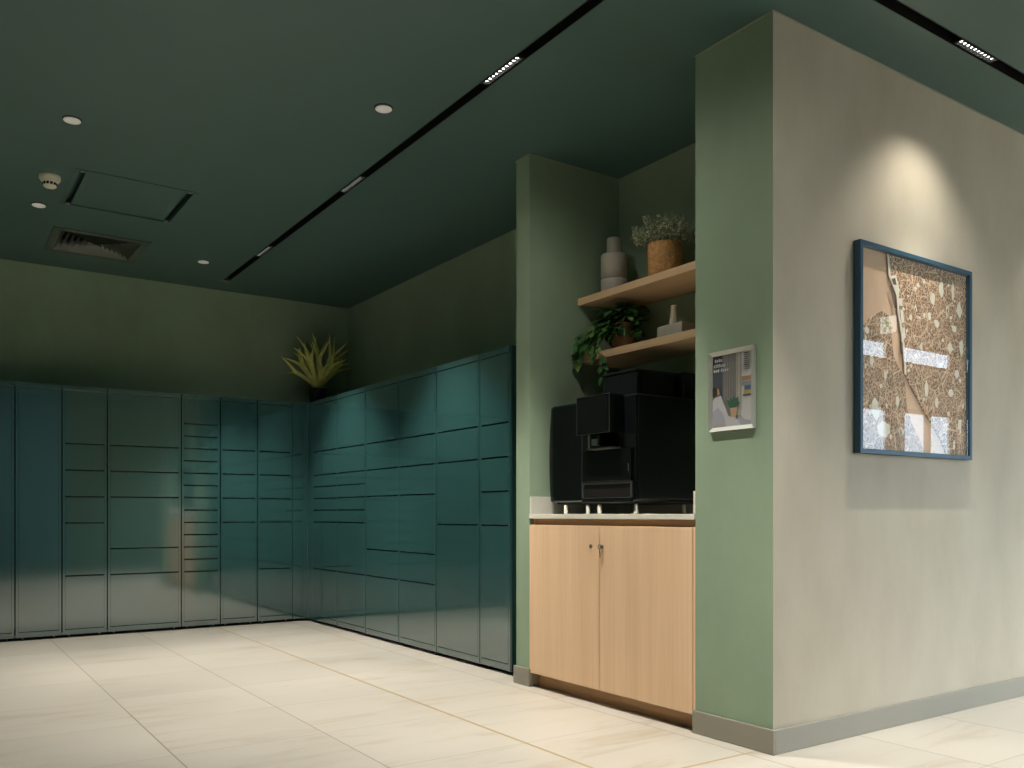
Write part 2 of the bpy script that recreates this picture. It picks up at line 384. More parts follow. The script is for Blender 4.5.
# ================================================================== parcel lockers
Z0, DZ = .0655, .09768
zk = lambda k: Z0+DZ*k
def locker(axis, a0, a1, ks, label, group):
    """one locker column; axis 'x': rear row (front at Y=YB), axis 'y': right row (front at X=XR). ks = door joints in modules, bottom to top"""
    if axis == 'x': base = ((a0+a1)/2, (YB+YW)/2, 0)
    else: base = ((XR+XW)/2, (a0+a1)/2, 0)
    t = thing('parcel_locker', label, 'locker', base, group)
    def bx(b, u0, u1, d0, d1, z0, z1, bev=0):     # d = depth behind the front plane
        if axis == 'x': b.box(u0, u1, YB+d0, YB+d1, z0, z1, bev)
        else: b.box(XR+d0, XR+d1, u0, u1, z0, z1, bev)
        return b
    dep = .36 if axis == 'x' else .50
    e = .004
    u0, u1 = a0+e, a1-e
    st = .017
    cb = B()
    bx(cb, u0, u0+st, .0, dep, .023, HL-.002); bx(cb, u1-st, u1, .0, dep, .023, HL-.002)
    bx(cb, u0+st, u1-st, dep-.02, dep, .023, HL-.002)
    obj('carcass', cb, M_LOCK, t)
    obj('gap_shade_backing', bx(B(), u0+st, u1-st, .022, .04, Z0-.004, zk(18)+.003), M_BLACK, t)  # solid black sheet; its colour supplies the shade in the door gaps
    obj('plinth', bx(B(), u0+st, u1-st, .0, dep-.02, .023, Z0-.005, .001), M_LOCK, t)
    obj('top_panel', bx(B(), u0-.0005, u1+.0005, -.004, dep, zk(18)+.004, HL, .0015), M_LOCK, t)
    for ka, kb in zip(ks, ks[1:]):
        g = .0048
        za, zb = zk(ka)+(g if ka else -.001), zk(kb)-(g if kb < 18 else -.000)
        d = bx(B(), u0+st+.0008, u1-st-.0008, -.0015, .016, za, zb, .0008)
        obj('door', d, M_LOCK, t)
    for u in (u0+.045, u1-.045):
        for dd in (.03, dep-.06):
            f = B()
            c = (u, YB+dd, 0) if axis == 'x' else (XR+dd, u, 0)
            f.lathe([(.013, 0), (.013, .004), (.006, .005), (.006, .0235)], c, 14)
            obj('foot', f, M_STEEL_D, t)
    return t
ALL = [0, 4, 8, 10, 12, 14, 18]
back = [
 (.040, .578, [0, 18], 'teal parcel locker with one full-height door at the left edge of the rear row'),
 (.578, .879, [0, 18], 'narrow teal parcel locker with one full-height door beside the six-door locker'),
 (.879, 1.185, ALL, 'teal parcel locker with six stacked doors, right of the full-height narrow door'),
 (1.185, 1.722, [0, 4, 6, 10, 12, 14, 18], 'widest teal parcel locker of the rear row, six broad doors'),
 (1.722, 2.025, [0]+list(range(4, 17))+[18], 'teal parcel locker split into many thin letterbox doors'),
 (2.025, 2.328, [0, 8, 10, 12, 14, 18], 'rear-row teal parcel locker with a tall undivided lower door and five doors'),
 (2.328, 2.629, ALL, 'last teal parcel locker of the rear row before the corner filler strip'),
]
for x0, x1, ks, lb in back: locker('x', x0, x1, ks, lb, 'teal parcel lockers along the rear wall')
side = [
 (6.512, 7.023, [0, 4, 8, 9, 10, 11, 12, 14, 18], 'teal parcel locker with thin doors at the corner end of the right-hand row'),
 (5.976, 6.512, [0, 4, 8, 9, 10, 11, 12, 14, 18], 'second teal parcel locker with thin middle doors from the corner, right-hand row'),
 (5.432, 5.976, [0, 4, 6, 10, 12, 14, 18], 'six-door teal parcel locker next to the thin-door lockers, right-hand row'),
 (4.903, 5.432, [0, 4, 6, 10, 12, 14, 18], 'six-door teal parcel locker next to the one with a large bottom door'),
 (4.378, 4.903, [0, 8, 12, 14, 18], 'wide teal parcel locker with four large doors in the right-hand row'),
 (4.056, 4.378, [0, 8, 10, 12, 14, 18], 'narrow teal parcel locker beside the green pier, end of the right-hand row'),
]
for y0, y1, ks, lb in side: locker('y', y0, y1, ks, lb, 'teal parcel lockers along the right wall')
fl = B().box(2.632, XR, YB, YB+.03, .023, HL, .001).box(XR, XR+.03, 7.026, YB, .023, HL, .001)
tag(obj('corner_filler', fl, M_LOCK), 'narrow teal filler strip closing the corner between the two locker rows', 'filler panel')
# black strip: shade of the gap under the rows put into colour
pr = B().box(.06, XR+.05, YB+.045, YB+.06, 0, .0225).box(XR+.045, XR+.06, 4.04, YB+.045, 0, .0225)
tag(obj('under_gap_shade', pr, M_BLACK), 'black strip standing for the shaded gap under the teal locker rows', 'shade strip')
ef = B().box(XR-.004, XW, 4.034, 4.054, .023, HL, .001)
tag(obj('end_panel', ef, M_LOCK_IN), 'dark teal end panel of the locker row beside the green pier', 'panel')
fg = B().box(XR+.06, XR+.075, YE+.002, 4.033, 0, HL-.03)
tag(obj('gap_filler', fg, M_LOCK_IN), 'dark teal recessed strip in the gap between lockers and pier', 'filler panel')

# ================================================================== ceiling fittings
tr = B()
cz = H+.055
tr.box(T1[0], T1[1], T1[2], T1[3], cz, cz+.004)
tr.box(T1[0], T1[0]+.003, T1[2], T1[3], H-.001, cz).box(T1[1]-.003, T1[1], T2[3], T1[3], H-.001, cz)
tr.box(T1[0]+.003, T1[1], T1[2], T1[2]+.003, H-.001, cz).box(T1[1]-.003, T1[1], T1[2]+.003, T2[2], H-.001, cz).box(T1[1], T2[1], T2[2], T2[2]+.003, H-.001, cz)
tr.box(T1[1]-.003, T2[1], T2[3]-.003, T2[3], H-.001, cz)
tr.box(T1[1], T2[1], T2[2], T2[3], cz, cz+.004)
t = thing('light_track', 'black recessed light track running across the dark green ceiling', 'light track', (2.08, 1.88, H))
obj('channel', tr, M_TRACK, t)
obj('end_cap', B().box(T1[0]-.006, T1[1]+.006, T1[3]-.006, T1[3]+.014, H-.003, H+.004), M_BEAD, t)

def module(cx, cy, along, label, beams=((78, .55, SPOT_W), (114, .7, 1.0))):
    """ten-lens linear spotlight clipped into the track; lenses sit in cells that hide them from low angles"""
    t = thing('linear_spotlight', label, 'spotlight', (cx, cy, H), 'linear spotlights in the ceiling track')
    n, p, hw = 10, .0262, .0125
    Lh = n*p/2
    def bx(b, u0, u1, v0, v1, z0, z1):
        if along == 'y': b.box(cx+v0, cx+v1, cy+u0, cy+u1, z0, z1)
        else: b.box(cx+u0, cx+u1, cy+v0, cy+v1, z0, z1)
        return b
    hb = B(); bx(hb, -Lh-.012, Lh+.012, -hw-.006, hw+.006, H+.0137, cz-.001)
    bx(hb, -Lh-.012, -Lh, -hw-.006, hw+.006, H+.0005, H+.012); bx(hb, Lh, Lh+.012, -hw-.006, hw+.006, H+.0005, H+.012)
    obj('housing', hb, M_TRACK, t)
    rb = B(); bx(rb, -Lh, Lh, -hw-.005, -hw, H+.0005, H+.0136); bx(rb, -Lh, Lh, hw, hw+.005, H+.0005, H+.0136)
    for k in range(n+1):
        u = -Lh+k*p; bx(rb, u-.0014, u+.0014, -hw, hw, H+.001, H+.0136)
    obj('reflector', rb, M_REFL, t)
    for k in range(n):
        u = -Lh+(k+.5)*p
        c = (cx, cy+u, H+.0095) if along == 'y' else (cx+u, cy, H+.0095)
        obj('lens', B().lathe([(.0085, 0), (.0085, .002)], c, 16), M_LED, t)
    for u in (-.08, 0, .08):
        for size, blend, watt in beams:       # collimated beam plus its weaker spill
            ld = bpy.data.lights.new('module_beam', 'SPOT'); ld.energy = watt; ld.color = SPOT_COL
            ld.spot_size = math.radians(size); ld.spot_blend = blend; ld.shadow_soft_size = .012
            lo = bpy.data.objects.new('module_beam', ld); COL.objects.link(lo)
            lo.location = (cx, cy+u, H-.004) if along == 'y' else (cx+u, cy, H-.004)
    return t
WASH = ((50, 1.0, 60.0), (100, .8, 14.0))          # the two by the beige wall: tight lenses, soft spill
NEAR = ((76, .65, SPOT_W), (166, 1.0, 10.0))
module(2.081, 1.565, 'y', 'unseen linear spotlight added at the near end of the black ceiling track, before the pillar', ((74, .7, 74.0), (166, 1.0, 5.0)))  # out-of-view module added to light the pillar face
module(2.081, 3.12, 'y', 'bright linear spotlight nearest the niche, ten lit lenses in the black track', NEAR)
module(2.081, 4.68, 'y', 'middle linear spotlight of the black ceiling track, in front of the right locker row')
module(2.081, 6.235, 'y', 'farthest linear spotlight of the black ceiling track, near its rear end', ((78, .55, SPOT_W), (132, .6, 3.5)))
module(3.61, 1.883, 'x', 'bright linear spotlight above the framed map, in the track by the beige wall', WASH)
module(5.16, 1.883, 'x', 'unseen linear spotlight added in the track farther along the beige wall', WASH)  # out-of-view module added to brighten the floor on the right

T3 = (-1.126, -1.074, 1.0, 7.115)  # unseen track, added with its modules to brighten the left side
tr = B(); tr.box(T3[0], T3[1], T3[2], T3[3], cz, cz+.004).box(T3[0], T3[0]+.003, T3[2], T3[3], H-.001, cz).box(T3[1]-.003, T3[1], T3[2], T3[3], H-.001, cz)
t = thing('light_track', 'unseen second black recessed light track added on the far left, parallel to the first', 'light track', (-1.1, 4.0, H))
obj('channel', tr, M_TRACK, t)
LEFT_FILL = ((80, .6, 34.0),)
for yy, w_ in ((1.565, 'first'), (3.12, 'second'), (4.68, 'third'), (6.235, 'fourth')):
    module(-1.1, yy, 'y', '%s unseen linear spotlight from the front in the added left-hand ceiling track' % w_, LEFT_FILL)

SMOKE = (.618, 5.518)
def disc(x, y, label, power=0):
    t = thing('ceiling_disc', label, 'ceiling disc', (x, y, H), 'round white discs in the ceiling')
    obj('recess_ring', B().lathe([(.043, 0), (.043, -.0015), (.039, -.0015), (.039, 0)], (x, y, H), 40, cap=False), M_BLACK, t)
    obj('disc', B().lathe([(.020, 0), (.018, -.006), (.0375, -.006), (.039, -.008), (.0375, -.010), (.02, -.0105)], (x, y, H), 40), M_DISC, t)
    if power:  # beam added under two of the discs to brighten the left floor
        ld = bpy.data.lights.new('disc_fill_beam', 'SPOT'); ld.energy = power; ld.color = SPOT_COL
        ld.spot_size = math.radians(92); ld.spot_blend = .9; ld.shadow_soft_size = .04
        lo = bpy.data.objects.new('disc_fill_beam', ld); COL.objects.link(lo); lo.location = (x, y, H-.014)
    return t
disc(1.807, 3.710, 'round white ceiling disc nearest the black track, front of the room')
disc(.618, 4.668, 'round white ceiling disc in front of the smoke detector', 95)
disc(.619, 6.066, 'small round white ceiling disc between smoke detector and air vent', 85)
disc(1.781, 6.726, 'round white ceiling disc near the rear wall, right of the air vent')

x, y = SMOKE
t = thing('smoke_detector', 'white round smoke detector on the green ceiling beside the access hatch', 'smoke detector', (x, y, H))
obj('base', B().lathe([(.053, 0), (.055, -.004), (.055, -.022), (.051, -.027)], (x, y, H), 48), M_PLAST, t)
obj('sensor_head', B().lathe([(.051, -.0265), (.047, -.034), (.037, -.039), (.034, -.060), (.027, -.067), (.010, -.069)], (x, y, H), 48), M_PLAST, t)
for k in range(12):
    a = 2*PI*k/12+.1
    b = B().box(-.0065, .0065, -.002, .002, -.056, -.042)
    bmesh.ops.transform(b.bm, matrix=Matrix.Translation((x, y, H)) @ Matrix.Rotation(a, 4, 'Z') @ Matrix.Translation((0, -.0352, 0)), verts=b.bm.verts[:])
    obj('vent_slot', b, M_BLACK, t)

# access hatch: panel hung in its opening, thick side rails, bright corner catches
x0, x1, y0, y1 = HATCH
t = thing('access_hatch', 'square green access hatch set in the ceiling beside the smoke detector', 'hatch', ((x0+x1)/2, (y0+y1)/2, H))
fb = B().box(x0-.012, x1+.012, y0-.012, y0+.010, H-.004, H+.02).box(x0-.012, x1+.012, y1-.010, y1+.012, H-.004, H+.02)
fb.box(x0-.012, x0+.010, y0+.010, y1-.010, H-.004, H+.02).box(x1-.010, x1+.012, y0+.010, y1-.010, H-.004, H+.02)
obj('hatch_frame', fb, M_CEIL, t)
obj('hatch_panel', B().box(x0+.045, x1-.045, y0+.016, y1-.016, H+.002, H+.02, .002), M_CEIL, t)
for a, b_ in ((x0, x0+.044), (x1-.044, x1)):
    obj('hatch_channel', B().box(a+(.010 if a == x0 else 0), b_-(.010 if b_ == x1 else 0), y0+.012, y1-.012, H+.03, H+.034), M_LOCK_IN, t)
for cx, cy in ((x0+.028, y0+.02), (x1-.028, y0+.02), (x0+.028, y1-.02), (x1-.028, y1-.02)):
    obj('corner_catch', B().box(cx-.013, cx+.013, cy-.006, cy+.006, H-.005, H+.004, .001), M_CHROME, t)

# four-way ceiling diffuser
x0, x1, y0, y1 = VENT
cx, cy = (x0+x1)/2, (y0+y1)/2
t = thing('air_vent', 'square four-way louvred air diffuser in the ceiling near the rear wall', 'air vent', (cx, cy, H))
M_VENT = mat('vent_green', (.075, .092, .070), .45, .5)
def ring(b, o0, z0, o1, z1, th=.002):
    """square ring of four sloping blades from half-size o0 at height z0 to o1 at z1"""
    for th_ in (0,):
        a = [b.bm.verts.new((cx+sx_*o0, cy+sy_*o0, z0)) for sx_, sy_ in ((-1, -1), (1, -1), (1, 1), (-1, 1))]
        d = [b.bm.verts.new((cx+sx_*o1, cy+sy_*o1, z1)) for sx_, sy_ in ((-1, -1), (1, -1), (1, 1), (-1, 1))]
        a2 = [b.bm.verts.new(v.co+Vector((0, 0, th*1.4))) for v in a]; d2 = [b.bm.verts.new(v.co+Vector((0, 0, th*1.4))) for v in d]
        for i in range(4):
            j = (i+1) % 4
            for q in ((a[i], a[j], d[j], d[i]), (a2[i], d2[i], d2[j], a2[j]), (a[i], a2[i], a2[j], a[j]), (d[i], d[j], d2[j], d2[i])): b.bm.faces.new(q)
R0 = (x1-x0)/2
fb = B(); w = .052
fb.box(x0-.006, x1+.006, y0-.006, y0+w, H-.006, H+.001, .002).box(x0-.006, x1+.006, y1-w, y1+.006, H-.006, H+.001, .002)
fb.box(x0-.006, x0+w, y0+w, y1-w, H-.006, H+.001, .002).box(x1-w, x1+.006, y0+w, y1-w, H-.006, H+.001, .002)
obj('vent_frame', fb, M_VENT, t)
obj('duct_box', B().box(x0+.01, x1-.01, y0+.01, y1-.01, H+.095, H+.1), M_BLACK, t)
for k in range(7):
    o = R0-w-.004-k*.036
    b = B(); ring(b, max(o-.036, .004), H+.044, o, H-.002); obj('louvre_ring', b, M_VENT, t)

# ================================================================== niche: cabinet, worktop, shelves
ya, yb_ = YN+.0025, YL-.0025
t = thing('oak_cabinet', 'pale oak two-door base cabinet in the niche under the coffee machine', 'cabinet', (2.98, (ya+yb_)/2, 0))
cb = B().box(2.70, XW-.003, ya, ya+.018, .078, .886).box(2.70, XW-.003, yb_-.018, yb_, .078, .886).box(2.72, XW-.003, ya+.018, yb_-.018, .078, .096).box(XW-.012, XW-.003, ya+.018, yb_-.018, .096, .886)
obj('carcass', cb, M_OAK, t)
obj('top_rail', B().box(2.699, 2.72, ya+.018, yb_-.018, .80, .886), M_OAKD, t)
obj('side_filler', B().box(XP+.002, 2.6995, ya, ya+.012, .078, .857, .0008), M_OAK, t)
obj('toe_kick', B().box(2.731, 2.75, ya, yb_, 0, .0775), M_OAKD, t)
for y0, y1, ly in ((ya+.0145, 3.1755, 3.155), (3.1795, yb_, 3.236)):
    d = obj('door', B().box(XP-.002, 2.6975, y0, y1, .074, .8555, .0012), M_OAK, t)
    lk = B()
    lk.lathe([(.0095, 0), (.0105, .003), (.0105, .006), (.007, .008), (.006, .0081)], (0, 0, 0), 24)
    bmesh.ops.transform(lk.bm, matrix=Matrix.Translation((XP-.002, ly, .757)) @ Matrix.Rotation(-PI/2, 4, 'Y'), verts=lk.bm.verts[:])
    obj('lock', lk, M_STEEL_D, d)
# key hanging in the right door's lock
k = thing('key', 'small steel key hanging from the lock of the right oak door', 'key', (XP-.012, 3.155, .757))
kb = B(); kb.box(XP-.017, XP-.0104, 3.1535, 3.1565, .7545, .7595); 
kb.tube([(XP-.019, 3.155+.010*math.cos(a), .757+.010*math.sin(a)) for a in [2*PI*i/20 for i in range(21)]], .0025, 6)
obj('key_bow', kb, M_STEEL_D, k)
kr = B(); kr.tube([(XP-.019, 3.152+.0015*math.sin(i), .748-i*.006) for i in range(8)], [.0022, .002, .003, .0035, .0035, .003, .003, .002], 6)
obj('key_tag', kr, M_STEEL_D, k)

t = thing('worktop', 'white worktop with low upstands fitted in the niche over the oak cabinet', 'worktop', (2.98, (YN+YL)/2, .888))
obj('slab', B().box(XP-.004, XW-.001, YN+.0015, YL-.0015, .888, .912, .0015), M_TOP, t)
obj('upstand', B().box(XP+.001, XW-.013, YL-.0135, YL-.0015, .912, 1.004, .001), M_TOP, t)
obj('upstand', B().box(XP+.001, XW-.013, YN+.0015, YN+.0135, .912, 1.008, .001), M_TOP, t)
obj('upstand', B().box(XW-.013, XW-.001, YN+.0015, YL-.0015, .912, 1.004, .001), M_TOP, t)

for z0, z1, lb in ((2.058, 2.096, 'upper thick oak shelf in the niche, carrying the vase and basket'), (1.740, 1.779, 'lower thick oak shelf in the niche, carrying the trailing plant')):
    tag(obj('oak_shelf', B().box(3.002, XW-.001, YN+.001, YL-.001, z0, z1, .0012), M_OAKH), lb, 'shelf', 'oak shelves in the niche')

# ------------------------------------------------------------------ coffee machine
xf, yr, yl, zt, zb = 2.752, 3.005, 3.694, 1.474, .972
t = thing('coffee_machine', 'black bean-to-cup coffee machine on the white worktop in the niche', 'coffee machine', (2.98, 3.33, .912))
prof = [(yr, zb), (yr, zt)]
n = 14
body = B()
# plan outline with a rounded, slightly bowed left end, extruded up with a barrel bulge
def bow(z): return .018*(1-((z-1.2)/.27)**2)
lev = [zb, zb+.008, 1.05, 1.15, 1.25, 1.35, zt-.008, zt]
rings = []
for i, z in enumerate(lev):
    ins = .006 if i in (0, len(lev)-1) else 0
    yl_ = yl-.012+bow(z)-ins
    r = .035
    pl = [(3.28, yr+ins), (xf+ins, yr+ins), (xf+ins, yl_-r)]
    for j in range(1, 9):
        a = j/9*PI/2; pl.append((xf+ins+r-r*math.cos(a), yl_-r+r*math.sin(a)))
    pl += [(xf+ins+r, yl_), (3.28, yl_)]
    rings.append([body.bm.verts.new((px, py, z)) for px, py in pl])
for a, b in zip(rings, rings[1:]):
    for i in range(len(a)):
        f = body.bm.faces.new((a[i], a[(i+1) % len(a)], b[(i+1) % len(a)], b[i]))
body.bm.faces.new(rings[0][::-1]); body.bm.faces.new(rings[-1])
obj('body', body, M_MBODY, t)
obj('side_panel', B().box(xf+.012, 3.27, yr-.006, yr-.0005, zb+.012, zt-.006, .002), M_MSIDE, t)
dh = obj('display_head', B().box(2.662, xf-.0005, 3.088, 3.332, 1.294, 1.477, .003), M_MBODY, t)
obj('screen', B().box(2.6595, 2.6615, 3.098, 3.322, 1.303, 1.468, .0008), M_MPANEL, dh)
hb = B()   # thin metal edging round the display
for q in ((3.088, 3.332, 1.294, 1.2965), (3.088, 3.332, 1.4745, 1.477)): hb.box(2.6596, 2.6625, *q)
for q in ((3.088, 3.0905, 1.2965, 1.4745), (3.3295, 3.332, 1.2965, 1.4745)): hb.box(2.6596, 2.6625, *q)
obj('edge_trim', hb, M_STEEL_D, dh)
# front panel below the display, outlet between them
obj('front_panel', B().box(xf-.016, xf-.0005, 3.025, 3.385, 1.068, 1.222, .003), M_MPANEL, t)
sp = obj('outlet', B().box(2.688, xf-.0005, 3.195, 3.255, 1.238, 1.292, .004), M_MBODY, t)
obj('outlet_plate', B().box(2.6855, 2.6875, 3.205, 3.248, 1.247, 1.272, .0008), M_CHROME, sp)
obj('steam_wand', B().tube([(2.70, 3.285, 1.292), (2.70, 3.285, 1.235), (2.702, 3.283, 1.228)], .0042, 8), M_CHROME, t)
obj('cup_shelf', B().box(2.69, xf-.0005, 3.11, 3.29, 1.223, 1.230, .001), M_STEEL_D, t)
obj('badge', B().box(xf-.0172, xf-.0161, 3.038, 3.042, 1.112, 1.148), M_CHROME, t)
# cup recess: frame with a dark void, drip tray below
rc = B(); f0, f1 = 3.022, 3.39
rc.box(xf-.012, xf-.0005, f0, f1, 1.058, 1.066, .001).box(xf-.012, xf-.0005, f0, f0+.010, .99, 1.058).box(xf-.012, xf-.0005, f1-.010, f1, .99, 1.058)
obj('recess_frame', rc, mat('dark_trim', (.05, .058, .06), .3, .5), t)
obj('recess_back', B().box(xf-.003, xf-.0006, f0+.011, f1-.011, .99, 1.057), M_BLACK, t)
dt = obj('drip_tray', B().box(2.742, xf-.0005, f0-.004, f1+.004, .965, .989, .004), M_MBODY, t)
obj('drip_grille', B().box(2.744, xf-.003, f0+.006, f1-.006, .9893, .9915, .0008), M_STEEL_D, dt)
obj('door_seam', B().box(xf-.0012, xf-.0002, 3.40, 3.404, zb+.02, zt-.02), M_STEEL_D, t)
obj('base_plate', B().box(xf+.006, 3.27, yr+.03, yl-.08, .962, zb+.001, .002), M_MSIDE, t)
for fx, fy in ((2.768, 3.024), (2.758, 3.272), (2.758, 3.361), (2.768, 3.553), (3.10, 3.043), (3.2, 3.56)):
    obj('foot', B().lathe([(.0125, 0), (.0125, .004), (.0105, .006), (.0105, .047)], (fx, fy, .912), 20), M_FOOT, t)
h = B().box(2.80, 3.06, 3.055, 3.30, zt-.001, zt+.115, .006)
hp = obj('bean_hopper', h, M_HOP, t)
obj('hopper_lid', B().box(2.795, 3.065, 3.05, 3.305, zt+.1155, zt+.126, .004), M_MSIDE, hp)
h2 = B().box(2.80, 3.06, 3.32, 3.345, zt-.001, zt+.012, .004)
obj('lid_hinge', h2, M_MSIDE, t)
h3 = B().box(3.075, 3.27, 3.02, 3.32, zt-.001, zt+.13, .006)
obj('water_tank', h3, M_HOP, t)

# ------------------------------------------------------------------ shelf ornaments
c = (3.135, 3.600, 2.096)
t = thing('bottle_vase', 'tall grey ceramic bottle vase with a wide neck on the upper shelf', 'vase', c)
obj('lower_body', B().lathe([(.066, 0), (.071, .005), (.0715, .075), (.0715, .088)], c, 48), M_CERAM2, t)
obj('upper_body', B().lathe([(.0715, .0882), (.0715, .20), (.0715, .214), (.070, .222), (.067, .2265), (.062, .2285), (.043, .2295)], c, 48), M_CERAM, t)
obj('neck', B().lathe([(.0375, .230), (.0385, .24), (.038, .306), (.0375, .312), (.036, .316), (.030, .318), (.027, .316), (.027, .28)], c, 40), M_CERAM, t)

c = (3.15, 3.222, 2.096)
t = thing('sprig_pot', 'woven seagrass pot with wispy grey-green sprigs on the upper shelf', 'potted plant', c)
pf = []
for i in range(41):
    z = i*.184/40
    pf.append((.076+.010*min(1, z/.05)+.0022*abs(math.sin(z*PI/.0105)), z))
pf += [(.087, .190), (.081, .190), (.079, .17)]
obj('woven_pot', B().lathe(pf, c, 72), M_BASKET, t)
obj('soil', B().lathe([(.078, .162), (.078, .168)], c, 32), M_SOIL, t)
fb = B()
R = random.Random(3)
for s_ in range(130):
    a = R.uniform(0, 2*PI); lean = R.uniform(.2, 1.25); Ln = R.uniform(.10, .185)
    p = Vector(c)+Vector((math.cos(a)*R.uniform(0, .06), math.sin(a)*R.uniform(0, .06), .168))
    d = Vector((math.cos(a)*math.sin(lean)*.75, math.sin(a)*math.sin(lean)*1.35, math.cos(lean)+.15)).normalized()
    pts = [p]
    for q in range(7):
        d = (d+Vector((R.uniform(-.13, .13), R.uniform(-.13, .13), R.uniform(-.12, .06)))).normalized()
        n_ = pts[-1]+d*Ln/7
        n_.x = min(n_.x, 3.288); pts.append(n_)
    fb.tube(pts, [.0011]*8, 4, 1)
    for q in range(1, 8):
        for w in range(7):
            pp = pts[q-1].lerp(pts[q], R.random()); v = Vector((R.gauss(0, 1), R.gauss(0, 1), R.gauss(.3, 1))).normalized()
            L_ = R.uniform(.010, .019)
            if pp.x+v.x*L_ > 3.296: continue
            sd = v.cross(Vector((R.gauss(0, 1), R.gauss(0, 1), R.gauss(0, 1)))).normalized()
            fb.strip([pp, pp+v*L_*.5, pp+v*L_], [.0012, .0032, .0005], sd)
obj('foliage', fb, [M_SPRIG, M_STEM], t)

def heart(b, p, d, nrm, L_, mi, Rr):
    """heart-shaped leaf with a drooping tip and folded midrib"""
    d = d.normalized(); sd = d.cross(nrm)
    if sd.length < 1e-3: sd = d.cross(Vector((1, 0, 0)))
    sd.normalize(); nr = sd.cross(d).normalized()
    path = []; ws = []
    for i in range(8):
        u = i/7
        path.append(p+d*L_*u-nr*L_*.28*u*u)
        ws.append(L_*.40*(math.sin(PI*min(1, u*.9+.13))**.8)*(1-.35*u) if u < 1 else .0005)
    b.strip(path, ws, sd, mi, fold=.22)

c = (3.15, 3.545, 1.779)
t = thing('trailing_plant', 'heart-leaved trailing plant in a brown pot spilling over the lower shelf', 'potted plant', c)
obj('pot', B().lathe([(.050, 0), (.054, .004), (.064, .10), (.072, .150), (.073, .158), (.068, .158), (.064, .13)], c, 44), M_POT, t)
obj('soil', B().lathe([(.064, .135), (.066, .142)], c, 32), M_SOIL, t)
fb = B(); vb = B(); R = random.Random(11)
top = Vector(c)+Vector((0, 0, .145))
def vine(pts, nl, L0, jit=.012):
    pts = [Vector(p) for p in pts]
    vb.tube(pts, [.0022]*len(pts), 5)
    for i in range(nl):
        u = (i+.5)/nl*(len(pts)-1); k_ = int(u); p = pts[k_].lerp(pts[min(k_+1, len(pts)-1)], u-k_)
        L_ = L0*R.uniform(.8, 1.2)
        out = Vector((-R.uniform(.2, 1), R.uniform(-1, 1), R.uniform(-.6, .35))).normalized()
        st = p+out*.022+Vector((R.uniform(-jit, jit), R.uniform(-jit, jit), R.uniform(-jit, jit)))
        st.y = min(st.y, 3.70); st.z = min(st.z, 2.02)
        vb.tube([p, st], [.0013, .001], 4)
        d = (out+Vector((0, 0, -.45))).normalized()
        heart(fb, st, d, Vector((-.75, R.uniform(-.5, .5), .65)), L_, 1 if R.random() < .22 else 0, R)
# crown over the pot
for i in range(74):
    a = R.uniform(0, 2*PI); r = R.uniform(.01, .105)
    st = top+Vector((math.cos(a)*r*.9-.02, math.sin(a)*r*1.1, R.uniform(-.05, .105)))
    vb.tube([top+Vector((math.cos(a)*.02, math.sin(a)*.02, -.01)), st], [.0016, .0012], 4)
    d = Vector((math.cos(a)-.5, math.sin(a), R.uniform(-.7, .25))).normalized()
    if st.x+d.x*.06 > 3.29: d.x = -abs(d.x)
    heart(fb, st, d, Vector((-.55, R.uniform(-.4, .4), .8)), R.uniform(.062, .09), 1 if R.random() < .2 else 0, R)
# left cascade along the niche wall, the front strand over the shelf edge, and short side strands
vine([top+Vector((-.03, .03, 0)), (3.06, 3.63, 1.93), (3.02, 3.66, 1.88), (2.99, 3.685, 1.84)], 16, .074)
vine([top+Vector((-.02, .05, 0)), (3.10, 3.66, 1.91), (3.03, 3.70, 1.84), (2.988, 3.712, 1.79), (2.98, 3.712, 1.74)], 17, .070)
vine([top+Vector((-.05, .02, 0)), (3.05, 3.60, 1.90), (3.0, 3.61, 1.84), (2.985, 3.605, 1.79)], 12, .070)
vine([top+Vector((-.05, .02, 0)), (3.05, 3.575, 1.88), (2.99, 3.565, 1.80), (2.982, 3.545, 1.74), (2.985, 3.51, 1.69), (2.985, 3.485, 1.64)], 16, .052, .006)
vine([top+Vector((-.05, -.03, 0)), (3.07, 3.49, 1.91), (3.05, 3.47, 1.86)], 8, .06)
obj('foliage', fb, [M_LEAF, M_LEAF2], t); obj('vines', vb, M_STEM, t)

t = thing('block_vase', 'flat grey stoneware block vase with a thin neck on the lower shelf', 'vase', (3.13, 3.126, 1.779))
obj('body', B().box(3.082, 3.178, 3.04, 3.212, 1.779, 1.855, .004), M_CONC, t)
nb = B().lathe([(.027, 0), (.0235, .012), (.0175, .055), (.0155, .095), (.0165, .1), (.0125, .1), (.011, .07)], (3.13, 3.14, 1.8552), 32)
obj('neck', nb, M_CONC2, t)

